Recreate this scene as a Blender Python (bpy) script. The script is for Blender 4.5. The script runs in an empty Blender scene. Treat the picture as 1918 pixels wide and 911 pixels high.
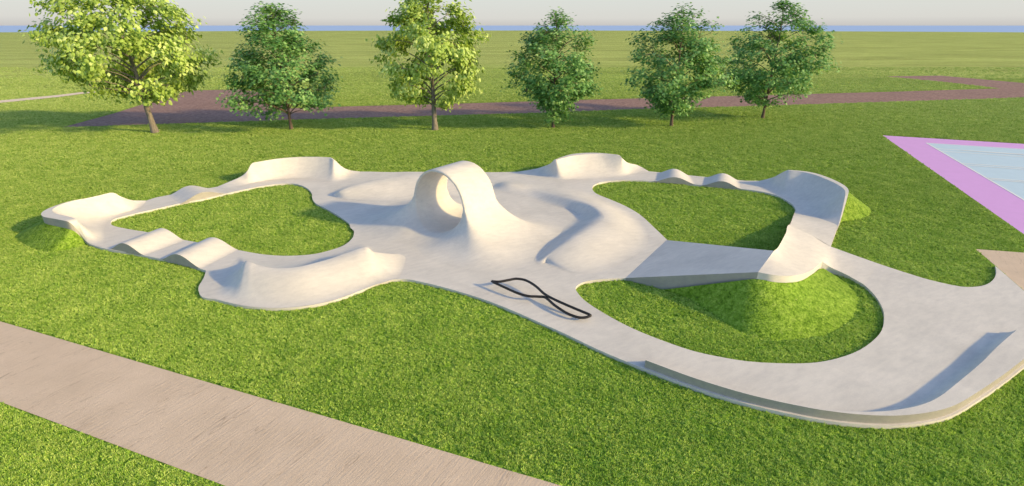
import bpy, math, random
import numpy as np
from mathutils import Vector, Matrix

random.seed(7)
rng = np.random.default_rng(11)
scn = bpy.context.scene
COL = scn.collection

# ------------------------------------------------------------------ survey
# The camera stands 8 m above the lawn, pitched 23 degrees down, 90 degree lens.
H = 8.0
FL = 959.0
PITCH = math.atan(407.5 / 959.0)
SP, CP = math.sin(PITCH), math.cos(PITCH)
ZS = 0.104          # just above the top of the slab (slab top = 0.10)


def P(x, y, z=0.0):
    """plan position of a surveyed point (photo pixel) known to lie at height z"""
    u = (x - 959.0) / FL
    v = (455.5 - y) / FL
    t = (H - z) / (SP - v * CP)
    return Vector((u * t, (CP + v * SP) * t, z))


def height_at(plan, ytop):
    """height of a point above plan that is seen at pixel row ytop"""
    v = (455.5 - ytop) / FL
    return H - plan.y * (SP - v * CP) / (CP + v * SP)


# ------------------------------------------------------------------ helpers
def tag(o, label=None, cat=None, group=None, kind=None):
    if label: o['label'] = label
    if cat: o['category'] = cat
    if group: o['group'] = group
    if kind: o['kind'] = kind
    return o


def thing(name, loc, label, cat, group=None):
    o = bpy.data.objects.new(name, None)
    o.empty_display_size = 0.3
    o.location = loc
    COL.objects.link(o)
    return tag(o, label, cat, group)


def mesh_obj(name, verts, faces, mat, parent=None, smooth=True):
    me = bpy.data.meshes.new(name)
    off = parent.location if parent is not None else Vector((0, 0, 0))
    me.from_pydata([(v[0] - off[0], v[1] - off[1], v[2] - off[2]) for v in verts], [], [tuple(f) for f in faces])
    me.update()
    if smooth:
        me.polygons.foreach_set('use_smooth', [True] * len(me.polygons))
    me.materials.append(mat)
    o = bpy.data.objects.new(name, me)
    COL.objects.link(o)
    if parent is not None:
        o.parent = parent
    return o


def cr(pts, n):
    """Catmull-Rom through control points, n samples"""
    pts = [Vector(p) for p in pts]
    m = len(pts)
    out = []
    for i in range(n):
        s = i / (n - 1) * (m - 1)
        k = min(int(s), m - 2)
        f = s - k
        p1, p2 = pts[k], pts[k + 1]
        p0 = pts[k - 1] if k > 0 else p1 * 2 - p2
        p3 = pts[k + 2] if k + 2 < m else p2 * 2 - p1
        q = 0.5 * ((2 * p1) + (p2 - p0) * f + (2 * p0 - 5 * p1 + 4 * p2 - p3) * f * f + (3 * p1 - p0 - 3 * p2 + p3) * f ** 3)
        lo, hi = min(p1.z, p2.z), max(p1.z, p2.z)
        q.z = min(max(q.z, lo), hi)
        out.append(q)
    return out


PROF = {
    'lin': lambda v: v,
    'drop': lambda v: 1 - (1 - v) ** 2,           # steep first, flat at the end
    'rise': lambda v: v * v,
    'dome': lambda v: v ** 1.3,
    's': lambda v: v * v * (3 - 2 * v),
}


def loft(rows, profs, nv):
    """rows: equal-length point lists; interpolate between them; returns verts, faces"""
    vs, fs = [], []
    n = len(rows[0])
    strips = [rows[0]]
    for a, b, pf, k in zip(rows[:-1], rows[1:], profs, nv):
        f = PROF[pf]
        for j in range(1, k + 1):
            v = j / k
            g = f(v)
            strips.append([Vector((p.x + (q.x - p.x) * v, p.y + (q.y - p.y) * v, p.z + (q.z - p.z) * g)) for p, q in zip(a, b)])
    for s in strips:
        vs.extend(s)
    for r in range(len(strips) - 1):
        for i in range(n - 1):
            fs.append((r * n + i, r * n + i + 1, (r + 1) * n + i + 1, (r + 1) * n + i))
    return vs, fs


def PP(lst, z=None):
    return [P(a[0], a[1], a[2] if len(a) > 2 else (ZS if z is None else z)) for a in lst]


# ------------------------------------------------------------------ materials
def mat_new(name):
    m = bpy.data.materials.new(name)
    m.use_nodes = True
    nt = m.node_tree
    return m, nt, nt.nodes['Principled BSDF']


def N(nt, t, **kw):
    n = nt.nodes.new(t)
    for k, v in kw.items():
        if k.startswith('i_'):
            n.inputs[k[2:].replace('_', ' ')].default_value = v
        else:
            setattr(n, k, v)
    return n


def ramp(nt, fac, stops):
    r = nt.nodes.new('ShaderNodeValToRGB')
    el = r.color_ramp.elements
    while len(el) < len(stops):
        el.new(0.5)
    for e, (p, c) in zip(el, stops):
        e.position = p
        e.color = (c[0], c[1], c[2], 1)
    nt.links.new(fac, r.inputs[0])
    return r.outputs[0]


def mixc(nt, mode, fac, a, b):
    m = nt.nodes.new('ShaderNodeMix')
    m.data_type = 'RGBA'
    m.blend_type = mode
    if isinstance(fac, (int, float)):
        m.inputs[0].default_value = fac
    else:
        nt.links.new(fac, m.inputs[0])
    for k, x in ((6, a), (7, b)):
        if isinstance(x, tuple):
            m.inputs[k].default_value = (x[0], x[1], x[2], 1)
        else:
            nt.links.new(x, m.inputs[k])
    return m.outputs[2]


def world_pos(nt, scale=(1, 1, 1), rotz=0.0):
    g = nt.nodes.new('ShaderNodeNewGeometry')
    mp = nt.nodes.new('ShaderNodeMapping')
    mp.vector_type = 'TEXTURE'
    mp.inputs['Scale'].default_value = tuple(1.0 / k for k in scale)
    mp.inputs['Rotation'].default_value = (0, 0, rotz)
    nt.links.new(g.outputs['Position'], mp.inputs['Vector'])
    return mp.outputs[0]


def noise(nt, vec, scale, detail=4, rough=0.55, dist=0.0):
    n = nt.nodes.new('ShaderNodeTexNoise')
    n.inputs['Scale'].default_value = scale
    n.inputs['Detail'].default_value = detail
    n.inputs['Roughness'].default_value = rough
    n.inputs['Distortion'].default_value = dist
    nt.links.new(vec, n.inputs['Vector'])
    return n.outputs[0]


def bump(nt, bsdf, h, strength, dist):
    b = nt.nodes.new('ShaderNodeBump')
    b.inputs['Strength'].default_value = strength
    b.inputs['Distance'].default_value = dist
    nt.links.new(h, b.inputs['Height'])
    nt.links.new(b.outputs[0], bsdf.inputs['Normal'])


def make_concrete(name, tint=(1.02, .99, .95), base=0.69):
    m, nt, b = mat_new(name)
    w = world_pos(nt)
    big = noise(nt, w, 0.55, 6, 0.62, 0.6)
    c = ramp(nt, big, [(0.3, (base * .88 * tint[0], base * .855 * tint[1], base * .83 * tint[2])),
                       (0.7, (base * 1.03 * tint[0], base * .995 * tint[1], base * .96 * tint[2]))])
    ws = world_pos(nt, (1, 3.2, 3.2), 0.5)
    med = noise(nt, ws, 2.2, 7, 0.66)
    c = mixc(nt, 'MULTIPLY', 0.55, c, ramp(nt, med, [(0.32, (.82, .82, .83)), (0.62, (1.04, 1.03, 1.01))]))
    stain = noise(nt, world_pos(nt, (1.6, .7, 1), 0.9), 0.9, 8, 0.72, 0.4)
    c = mixc(nt, 'MULTIPLY', 0.3, c, ramp(nt, stain, [(0.30, (.80, .79, .78)), (0.46, (1, 1, 1)), (0.75, (1.04, 1.04, 1.03))]))
    fine = noise(nt, w, 38, 4, 0.7)
    c = mixc(nt, 'MULTIPLY', 0.5, c, ramp(nt, fine, [(0.3, (.86, .86, .86)), (0.7, (1.06, 1.06, 1.06))]))
    nt.links.new(c, b.inputs['Base Color'])
    b.inputs['Roughness'].default_value = 0.72
    b.inputs['Specular IOR Level'].default_value = 0.25
    bump(nt, b, fine, 0.18, 0.01)
    return m


def make_grass(name, lean=4.5, gain=1.0):
    m, nt, b = mat_new(name)
    w = world_pos(nt)
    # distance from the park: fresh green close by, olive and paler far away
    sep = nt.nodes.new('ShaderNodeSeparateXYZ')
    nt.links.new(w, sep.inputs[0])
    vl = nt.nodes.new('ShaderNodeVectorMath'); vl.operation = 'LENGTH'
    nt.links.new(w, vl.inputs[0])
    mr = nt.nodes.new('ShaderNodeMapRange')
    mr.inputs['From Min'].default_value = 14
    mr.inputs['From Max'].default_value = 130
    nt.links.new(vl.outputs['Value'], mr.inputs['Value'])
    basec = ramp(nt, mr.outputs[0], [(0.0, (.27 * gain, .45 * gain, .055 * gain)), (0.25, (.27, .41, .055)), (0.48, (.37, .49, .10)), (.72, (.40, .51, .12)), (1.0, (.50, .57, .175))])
    fine = noise(nt, w, 5.0, 8, 0.82)
    c = mixc(nt, 'MULTIPLY', 1.0, basec, ramp(nt, fine, [(0.34, (.26, .34, .22)), (0.47, (.78, .84, .62)), (0.60, (1.25, 1.14, 1.4))]))
    blades = noise(nt, w, 13, 5, 0.85)
    c = mixc(nt, 'MULTIPLY', 0.8, c, ramp(nt, blades, [(0.36, (.36, .44, .3)), (0.5, (.95, .97, .9)), (0.64, (1.5, 1.38, 1.6))]))
    patch = noise(nt, w, 0.8, 5, 0.65)
    c = mixc(nt, 'MULTIPLY', 0.6, c, ramp(nt, patch, [(0.3, (.68, .80, .66)), (0.7, (1.2, 1.12, 1.25))]))
    dry = noise(nt, w, 9.0, 4, 0.75)
    c = mixc(nt, 'MIX', ramp(nt, dry, [(0.60, (0, 0, 0)), (0.78, (.5, .5, .5))]), c, (.62, .60, .26))
    # broad streaks of older turf seen across the plain
    st = noise(nt, world_pos(nt, (.35, 1.3, 1)), 0.07, 6, 0.62, 0.8)
    c = mixc(nt, 'MULTIPLY', 0.8, c, ramp(nt, st, [(0.36, (.72, .70, .66)), (0.60, (1.10, 1.08, 1.08))]))
    st2 = noise(nt, world_pos(nt, (.3, 1.2, 1)), 0.55, 5, 0.62, 0.5)
    c = mixc(nt, 'MULTIPLY', 0.5, c, ramp(nt, st2, [(0.32, (.70, .74, .66)), (0.66, (1.12, 1.10, 1.1))]))
    nt.links.new(c, b.inputs['Base Color'])
    b.inputs['Roughness'].default_value = 0.9
    b.inputs['Specular IOR Level'].default_value = 0.1
    # blades stand up: the surface normal leans every way from tuft to tuft
    nn = nt.nodes.new('ShaderNodeTexNoise')
    nn.inputs['Scale'].default_value = 26; nn.inputs['Detail'].default_value = 3; nn.inputs['Roughness'].default_value = .7
    nt.links.new(w, nn.inputs['Vector'])
    def vm(op, a, bb):
        q = nt.nodes.new('ShaderNodeVectorMath'); q.operation = op
        for k, x in ((0, a), (1, bb)):
            if isinstance(x, tuple): q.inputs[k].default_value = x
            elif x is not None: nt.links.new(x, q.inputs[k])
        return q.outputs[0]
    tilt = vm('MULTIPLY', vm('SUBTRACT', nn.outputs['Color'], (.5, .5, .5)), (lean, lean, 1.0))
    gg = nt.nodes.new('ShaderNodeNewGeometry')
    nrm = vm('NORMALIZE', vm('ADD', vm('MULTIPLY', gg.outputs['Normal'], (.75, .75, .75)), tilt), None)
    nt.links.new(nrm, b.inputs['Normal'])
    return m


def make_path(name, col, rot):
    m, nt, b = mat_new(name)
    w = world_pos(nt)
    big = noise(nt, w, 0.7, 5, 0.6)
    c = ramp(nt, big, [(0.3, (col[0] * .90, col[1] * .89, col[2] * .88)), (0.7, (col[0] * 1.06, col[1] * 1.06, col[2] * 1.07))])
    ws = world_pos(nt, (1.0, 11.0, 1), rot)
    strk = noise(nt, ws, 1.5, 7, 0.68, 1.0)
    c = mixc(nt, 'MULTIPLY', 0.3, c, ramp(nt, strk, [(0.30, (.78, .77, .76)), (0.42, (1, 1, 1)), (0.7, (1.03, 1.03, 1.03))]))
    fine = noise(nt, w, 30, 4, 0.7)
    c = mixc(nt, 'MULTIPLY', 0.35, c, ramp(nt, fine, [(0.3, (.8, .8, .8)), (0.7, (1.1, 1.1, 1.1))]))
    # a few hairline cracks running across the path
    wc = world_pos(nt, (0.16, 1.5, 1), rot)
    cr_ = noise(nt, wc, 1.6, 4, 0.6, 0.6)
    d = nt.nodes.new('ShaderNodeMath'); d.operation = 'SUBTRACT'; d.inputs[1].default_value = 0.56
    nt.links.new(cr_, d.inputs[0])
    a = nt.nodes.new('ShaderNodeMath'); a.operation = 'ABSOLUTE'
    nt.links.new(d.outputs[0], a.inputs[0])
    c = mixc(nt, 'MULTIPLY', 0.7, c, ramp(nt, a.outputs[0], [(0.0, (.55, .52, .5)), (0.006, (1, 1, 1))]))
    nt.links.new(c, b.inputs['Base Color'])
    b.inputs['Roughness'].default_value = 0.85
    b.inputs['Specular IOR Level'].default_value = 0.2
    ad = nt.nodes.new('ShaderNodeMath'); ad.operation = 'MULTIPLY_ADD'; ad.inputs[1].default_value = 0.35
    nt.links.new(fine, ad.inputs[0]); nt.links.new(strk, ad.inputs[2])
    bump(nt, b, ad.outputs[0], 0.35, 0.05)
    return m


def make_mulch(name):
    m, nt, b = mat_new(name)
    w = world_pos(nt)
    f = noise(nt, w, 2.6, 7, 0.75)
    c = ramp(nt, f, [(0.3, (.17, .10, .085)), (0.5, (.30, .19, .165)), (0.7, (.46, .31, .27))])
    f2 = noise(nt, w, 0.35, 4, 0.6)
    c = mixc(nt, 'MULTIPLY', 0.5, c, ramp(nt, f2, [(0.3, (.8, .8, .8)), (0.7, (1.12, 1.12, 1.12))]))
    nt.links.new(c, b.inputs['Base Color'])
    b.inputs['Roughness'].default_value = 0.95
    b.inputs['Specular IOR Level'].default_value = 0.1
    bump(nt, b, f, 0.6, 0.12)
    return m


def make_flat(name, col, rough=0.7, var=0.06, scale=1.5, spec=0.3):
    m, nt, b = mat_new(name)
    f = noise(nt, world_pos(nt), scale, 5, 0.65)
    lo, hi = 1 - var, 1 + var
    c = ramp(nt, f, [(0.3, (col[0] * lo, col[1] * lo, col[2] * lo)), (0.7, (col[0] * hi, col[1] * hi, col[2] * hi))])
    nt.links.new(c, b.inputs['Base Color'])
    b.inputs['Roughness'].default_value = rough
    b.inputs['Specular IOR Level'].default_value = spec
    return m


def make_leaf(name, cols):
    m = bpy.data.materials.new(name)
    m.use_nodes = True
    nt = m.node_tree
    nt.nodes.remove(nt.nodes['Principled BSDF'])
    out = nt.nodes['Material Output']
    at = N(nt, 'ShaderNodeAttribute', attribute_name='tint')
    c = ramp(nt, at.outputs['Fac'], cols)
    d = nt.nodes.new('ShaderNodeBsdfPrincipled')
    d.inputs['Roughness'].default_value = 0.5
    d.inputs['Specular IOR Level'].default_value = 0.3
    nt.links.new(c, d.inputs['Base Color'])
    t = nt.nodes.new('ShaderNodeBsdfTranslucent')
    tc = mixc(nt, 'MULTIPLY', 1.0, c, (1.25, 1.2, .55))
    nt.links.new(tc, t.inputs['Color'])
    mx = nt.nodes.new('ShaderNodeMixShader')
    mx.inputs[0].default_value = 0.28
    nt.links.new(d.outputs[0], mx.inputs[1])
    nt.links.new(t.outputs[0], mx.inputs[2])
    nt.links.new(mx.outputs[0], out.inputs['Surface'])
    return m


def make_bark(name, col):
    m, nt, b = mat_new(name)
    f = noise(nt, world_pos(nt, (5, 5, 1.2)), 2.5, 6, 0.7)
    c = ramp(nt, f, [(0.3, (col[0] * .55, col[1] * .55, col[2] * .55)), (0.7, (col[0] * 1.25, col[1] * 1.25, col[2] * 1.25))])
    nt.links.new(c, b.inputs['Base Color'])
    b.inputs['Roughness'].default_value = 0.9
    bump(nt, b, f, 0.6, 0.05)
    return m


M_CON = make_concrete('concrete_smooth')
M_CON_SHADE = make_concrete('concrete_shade', (1.0, .97, .90), 0.40)  # same concrete, darkened: shade of upright faces put into the colour
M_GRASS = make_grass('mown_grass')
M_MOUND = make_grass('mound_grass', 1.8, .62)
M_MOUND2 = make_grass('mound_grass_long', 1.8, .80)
M_PATH = make_path('brushed_tan_concrete', (.655, .515, .39), math.radians(60))
M_SAND = make_flat('pale_sand', (.74, .60, .47), .9, .05)
M_MULCH = make_mulch('red_brown_mulch')
M_PURPLE = make_flat('purple_acrylic', (.66, .36, .72), 0.75, 0.03)
M_BLUE = make_flat('blue_acrylic', (.50, .64, .74), 0.75, 0.03)
M_LINE = make_flat('white_line_paint', (.82, .82, .80), 0.7, 0.05, 6)
M_STEEL = make_flat('dark_bronze_steel', (.018, .013, .010), 0.45, 0.15, 8, 0.5)
M_SEA = make_flat('sea_water', (.36, .49, .74), 0.9, 0.02, 0.001, 0.0)
M_LEAF_L = make_leaf('lime_leaf', [(0.0, (.20, .30, .045)), (0.5, (.41, .57, .125)), (1.0, (.66, .78, .30))])
M_LEAF_D = make_leaf('maple_leaf', [(0.0, (.07, .19, .055)), (0.55, (.18, .39, .115)), (1.0, (.43, .64, .25))])
M_BARK_G = make_bark('grey_bark', (.24, .205, .175))
M_BARK_B = make_bark('brown_bark', (.15, .105, .08))


# ------------------------------------------------------------------ flat sheets
def sheet(name, pts, z, mat, parent=None, thick=0.0, holes=()):
    """polygon (with holes) in plan as one flat mesh; thick > 0 extrudes it downward from z"""
    cu = bpy.data.curves.new(name, 'CURVE')
    cu.dimensions = '2D'
    cu.fill_mode = 'BOTH'
    cu.extrude = thick / 2
    for loop in (pts,) + tuple(holes):
        sp = cu.splines.new('POLY')
        sp.points.add(len(loop) - 1)
        for k, p in enumerate(loop):
            sp.points[k].co = (p[0], p[1], 0, 1)
        sp.use_cyclic_u = True
    tmp = bpy.data.objects.new('tmp', cu)
    COL.objects.link(tmp)
    bpy.context.view_layer.update()
    dg = bpy.context.evaluated_depsgraph_get()
    me = bpy.data.meshes.new_from_object(tmp.evaluated_get(dg))
    bpy.data.objects.remove(tmp)
    me.name = name
    o = bpy.data.objects.new(name, me)
    off = parent.location if parent is not None else Vector((0, 0, 0))
    for v in me.vertices:
        v.co = Vector((v.co.x - off.x, v.co.y - off.y, v.co.z + z - thick / 2 - off.z))
    me.materials.clear()
    me.materials.append(mat)
    COL.objects.link(o)
    if parent is not None:
        o.parent = parent
    return o


def rounded(pts, sub=3):
    """smooth closed outline through points; a point with a 4th entry 'c' stays a corner"""
    pl = [P(a[0], a[1], a[2] if len(a) > 2 else 0.1) for a in pts]
    cor = [len(a) > 3 for a in pts]
    n = len(pl)
    out = []
    for i in range(n):
        p0, p1, p2, p3 = pl[i - 1], pl[i], pl[(i + 1) % n], pl[(i + 2) % n]
        if cor[i]: p0 = p1 * 2 - p2
        if cor[(i + 1) % n]: p3 = p2 * 2 - p1
        t1 = max((p1 - p0).to_2d().length, 1e-4) ** .5
        t2 = t1 + max((p2 - p1).to_2d().length, 1e-4) ** .5
        t3 = t2 + max((p3 - p2).to_2d().length, 1e-4) ** .5
        for k in range(sub):
            t = t1 + (t2 - t1) * k / sub
            a1 = p0 * ((t1 - t) / t1) + p1 * (t / t1)
            a2 = p1 * ((t2 - t) / (t2 - t1)) + p2 * ((t - t1) / (t2 - t1))
            a3 = p2 * ((t3 - t) / (t3 - t2)) + p3 * ((t - t2) / (t3 - t2))
            b1 = a1 * ((t2 - t) / t2) + a2 * (t / t2)
            b2 = a2 * ((t3 - t) / (t3 - t1)) + a3 * ((t - t1) / (t3 - t1))
            q = b1 * ((t2 - t) / (t2 - t1)) + b2 * ((t - t1) / (t2 - t1))
            out.append((q.x, q.y))
    return out


# ---- lawn and sea
R_LAND = 960.0
lv = [(0, 0, 0)] + [(R_LAND * math.cos(a), R_LAND * math.sin(a), 0) for a in [i * 2 * math.pi / 128 for i in range(128)]]
lf = [(0, 1 + i, 1 + (i + 1) % 128) for i in range(128)]
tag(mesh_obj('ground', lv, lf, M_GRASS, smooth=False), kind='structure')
R_SEA = 60000.0
lv = [(0, 0, -2)] + [(R_SEA * math.cos(a), R_SEA * math.sin(a), -2) for a in [i * 2 * math.pi / 128 for i in range(128)]]
tag(mesh_obj('sea', lv, lf, M_SEA, smooth=False), kind='structure')

# ---- paths
KEEP_OUT = []
def flat_path(name, px, mat, z):
    KEEP_OUT.append([(P(*p).x, P(*p).y) for p in px])
    return tag(sheet(name, [P(*p) for p in px], z, mat), kind='structure')

pd = (P(1050, 911) - P(0, 602.5)).normalized()
pa, pb = [P(0, 602.5) - pd * 30, P(363, 709), P(640, 789.7), P(1050, 911) + pd * 12], [P(422, 911) + pd * 12, P(232.6, 840), P(0, 753.7) - pd * 30]
tag(sheet('foreground_path', pa + pb, 0.008, M_PATH), kind='structure')
KEEP_OUT.append([(q.x, q.y) for q in pa + pb])
flat_path('side_path', [(1827, 467), (1918, 474), (2150, 492), (2500, 560), (2300, 830), (2010, 625), (1918, 545), (1865, 499)], M_PATH, 0.008)
flat_path('distant_path', [(-60, 195.5), (0, 189.5), (110, 179), (150, 174), (192, 172.6), (150, 177.5), (110, 183), (0, 194), (-60, 200)], M_SAND, 0.06)
flat_path('mulch_track', [(117, 239), (213, 213), (300, 185), (353, 170), (450, 168), (500, 176), (540, 203.5), (640, 200), (873, 194), (1107, 187), (1491, 177),
                          (1678, 172), (1875, 166), (1761, 153), (1658, 143.5), (1761, 142), (1918, 156), (2050, 168),
                          (1918, 183), (1645, 192), (1345, 201), (1190, 205), (1007, 212), (640, 222)], M_MULCH, 0.008)

# ---- sports court
cC = P(1653, 254); e1 = (P(1918, 270) - cC).normalized(); e2 = Vector((e1.y, -e1.x, 0))
if e2.y > 0: e2 = -e2
bC = P(1733, 268)
bo1, bo2 = (bC - cC).dot(e1), (bC - cC).dot(e2)
L1, L2 = 36.0, 32.0
def cp(a, b):
    q = cC + e1 * a + e2 * b
    return (q.x, q.y)
court = thing('sports_court', cC, 'pale blue sports court with a purple border and white lines at the right edge', 'sports court')
sheet('border', [cp(0, 0), cp(L1, 0), cp(L1, L2), cp(0, L2)], 0.006, M_PURPLE, court)
sheet('playing_surface', [cp(bo1, bo2), cp(L1 - bo1, bo2), cp(L1 - bo1, L2 - bo2), cp(bo1, L2 - bo2)], 0.010, M_BLUE, court)
def line_strip(pts, w):
    """painted line of width w along plan points"""
    vs, fs = [], []
    for i, p in enumerate(pts):
        a = Vector(pts[max(i - 1, 0)]); b = Vector(pts[min(i + 1, len(pts) - 1)])
        d = (b - a).normalized(); nrm = Vector((-d.y, d.x))
        for s in (-.5, .5):
            q = Vector(p) + nrm * w * s
            vs.append((q.x, q.y, 0.014))
        if i: fs.append((2 * i - 2, 2 * i - 1, 2 * i + 1, 2 * i))
    return vs, fs
X0, X1, Y0, Y1 = bo1 + .06, L1 - bo1 - .06, bo2 + .06, L2 - bo2 - .06
lines = [([(cp(X0, Y0)), cp(X1, Y0)], .10), ([cp(X0, Y0 - .05), cp(X0, Y1 + .05)], .10), ([cp(X1, Y0 - .05), cp(X1, Y1 + .05)], .10), ([cp(X0, Y1), cp(X1, Y1)], .10)]
def off2(px, py):
    q = P(px, py) - cC
    return q.dot(e2)
for (px, py) in ((1755, 279), (1757, 283.5), (1801, 306.5), (1803, 309.5), (1849, 334.3), (1853, 337)):
    o2 = off2(px, py)
    lines.append(([cp(X0 + .06, o2), cp(X1 - .06, o2)], .12))
arc = [cp(9.5 + 0 + 9.0 * math.sin(a), off2(1755, 279) + 9.0 * (1 - math.cos(a))) for a in [0.04 + k * .06 for k in range(12)]]
vs, fs = [], []
for pts, w in lines:
    a, b = line_strip(pts, w)
    k = len(vs)
    vs += [(v[0], v[1], v[2] + 0.0008 * (len(vs) // 4 % 12)) for v in a]; fs += [tuple(i + k for i in f) for f in b]
a, b = line_strip([cp(X0 + 1.5 + s, off2(1755, 279) + .012 * s * s + .1) for s in [k * .7 for k in range(22)]], .12)
k = len(vs); vs += [(v[0], v[1], 0.026) for v in a]; fs += [tuple(i + k for i in f) for f in b]
mesh_obj('line_markings', vs, fs, M_LINE, court, smooth=False)

# ------------------------------------------------------------------ skate park slab
F1_OUT = [(274, 376, .1), (246, 375, .35), (225, 368, .75), (207, 361, 1), (169, 370, 1), (133.5, 376.6, 1), (105, 385, 1), (84, 394, 1),
          (77, 401, 1), (82.6, 406.5, 1), (102, 410, 1), (123, 414, 1), (135, 420.5, .85), (147.6, 434.6, .5), (158, 448.7, .2), (166, 456.5, .1)]
F3_OUT = [(407, 350, .1), (426, 342, .2), (450, 331.5, .4), (462.6, 321, .7), (471, 307, 1.05), (485, 303, 1.1), (520, 297.4, 1.1), (555, 294.5, 1.1),
          (591, 294, 1.1), (617, 295, 1.1), (627, 300, 1.0), (640, 312, .55), (654, 318.5, .25), (675, 321.7, .1)]
F7_OUT = [(969, 322, .1), (1000, 317, .2), (1015, 313, .4), (1030, 307, .75), (1039, 299, 1.1), (1050, 295, 1.1), (1071, 289, 1.1), (1099, 286.5, 1.1),
          (1127, 287, 1.1), (1157, 290, 1.1), (1166, 297.6, .9), (1176, 305, .55), (1195, 310, .3), (1215, 321, .1)]
F9_OUT = [(1423, 339, .1), (1447, 332.7, .4), (1461, 325.7, .7), (1473, 319.7, .95), (1481, 318.7, 1), (1507, 321, 1), (1531, 325.7, 1), (1559.5, 336, 1),
          (1580.5, 346.8, 1), (1589, 355.5, 1), (1588.7, 364, 1), (1583, 384, .75), (1575, 411, .3), (1567, 432, .1)]
outer = [(759.5, 528, 0.), (784, 532, 0.), (830, 543, 0.), (900, 564, 0.), (950, 583, 0.), (1000, 605, 0.), (1060, 632, 0.), (1120, 661, 0.), (1205, 697, 0.), (1300, 733, 0.), (1400, 764, 0.),
         (1500, 787, 0.), (1560, 797, 0.), (1620, 803, 0.), (1680, 804, 0.), (1740, 797, 0.), (1780, 786, 0.), (1830, 757, 0.), (1880, 722, 0.), (1918, 692, 0.), (2010, 625, .1, 'c'),
         (1918, 545, .1, 'c'), (1864, 498, .1, 'c'), (1866, 510), (1862, 522), (1850, 532), (1830, 537), (1800, 537), (1740, 524), (1700, 512), (1660, 499), (1600, 478),
         (1556, 462, .1, 'c')] + [t + ('c',) if k in (0, 10) else t for k, t in enumerate(F9_OUT[::-1])] + [(1398, 338.7), (1236, 323)] \
        + F7_OUT[::-1] + [(898, 323), (766, 322), (731, 322.7)] + F3_OUT[::-1] + [(295, 369.6)] + F1_OUT + \
        [(197, 466), (246, 474), (299, 485), (337, 492.6), (386, 507, .1, 'c'), (381, 522), (372.5, 536), (372.5, 547), (380, 557), (404, 566, 0.), (439, 574.6, 0.),
         (471, 580, 0.), (520, 583, 0.), (573, 579, 0.), (626, 568, 0.), (668, 553, 0.), (696, 540.6, 0.), (717, 533.5, 0.), (738, 529, 0.)]
isl_left = [(207, 418), (213, 411), (246, 402), (288, 392.4), (344, 380), (386.5, 372), (433, 360.7), (485, 350), (520.5, 345), (545, 343.8), (562.7, 347), (577, 354),
            (584, 363), (585, 372), (591, 380.7), (608, 389.5), (633, 403.5), (650.5, 416), (661, 426), (663, 437), (659, 447.5), (643.5, 460), (622, 468), (591, 475.6),
            (555.7, 479), (520.5, 479), (485, 475.6), (446, 468.5), (379, 456), (323, 445.5), (281, 436), (253, 431.5), (228, 427), (211, 422.5)]
isl_right = [(1109.5, 354), (1113, 347), (1127, 341.5), (1151.6, 338.7), (1176, 337.6), (1211, 338.7), (1257, 341.5), (1310, 346.5), (1377, 352.7), (1426, 359), (1454, 366),
             (1475, 376.6), (1486, 385), (1491, 397.7), (1487.5, 415, .1, 'c'), (1482, 417, .1, 'c'), (1477, 431, .3), (1464, 452, 1.), (1457, 464, 1.2, 'c'),
             (1450, 470, 1.3, 'c'), (1250, 450, .1, 'c'), (1225, 426), (1197, 401), (1169, 385), (1141, 373), (1116.5, 362.6)]
RIM = [(1420, 510, 1.3), (1450, 515.5, 1.26), (1480, 517, 1.16), (1505, 513, 1.0), (1524, 504, .77), (1540, 490, .46)]
isl_front = [(1078, 540), (1083, 550), (1095, 563), (1120, 580), (1160, 603), (1200, 622), (1260, 645), (1300, 658), (1340, 667), (1400, 677), (1480, 681), (1530, 679),
             (1570, 671), (1610, 656), (1640, 634), (1652, 618), (1656, 600), (1654, 580), (1640, 555), (1620, 535), (1600, 522), (1580, 514), (1560, 509), (1547, 508, .1, 'c')] \
            + [(1540, 490, .46, 'c')] + RIM[::-1][1:-1] + [(1420, 510, 1.3, 'c'), (1172, 521, .1, 'c'), (1120, 524), (1090, 530)]
SLAB_OUT = rounded(outer); SLAB_HOLES = [rounded(isl_left), rounded(isl_right), rounded(isl_front)]
slab = sheet('concrete_pavement', SLAB_OUT, 0.10, M_CON, thick=0.10, holes=SLAB_HOLES)
tag(slab, kind='structure')


# ------------------------------------------------------------------ obstacles on the slab
def skirt(curve, zb=0.0):
    n = len(curve)
    vs = list(curve) + [Vector((p.x, p.y, zb)) for p in curve]
    return vs, [(i, i + 1, n + i + 1, n + i) for i in range(n - 1)]


def berm(label, out, foot, frac, n=90, base=None):
    O = cr(PP([(a, b, max(z, ZS)) for a, b, z in out]), n)
    Fc = cr(PP(foot), n)
    fr = [f.x for f in cr([Vector((f, 0, 0)) for f in frac], n)]
    Cc = [Vector((o.x + (f.x - o.x) * k, o.y + (f.y - o.y) * k, o.z)) for o, f, k in zip(O, Fc, fr)]
    mid = O[n // 2]
    t = thing('banked_berm', (mid.x, mid.y, 0), label, 'skate berm', 'banked concrete berms at the corners of the park')
    vs, fs = loft([Cc, Fc], ['drop'], [18]); mesh_obj('riding_face', vs, fs, M_CON, t)
    vs, fs = loft([O, Cc], ['lin'], [1]); mesh_obj('deck', vs, fs, M_CON, t)
    vs, fs = skirt(O); mesh_obj('back_wall', vs, fs, M_CON_SHADE, t)
    # closing walls at the two ends
    return O


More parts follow.
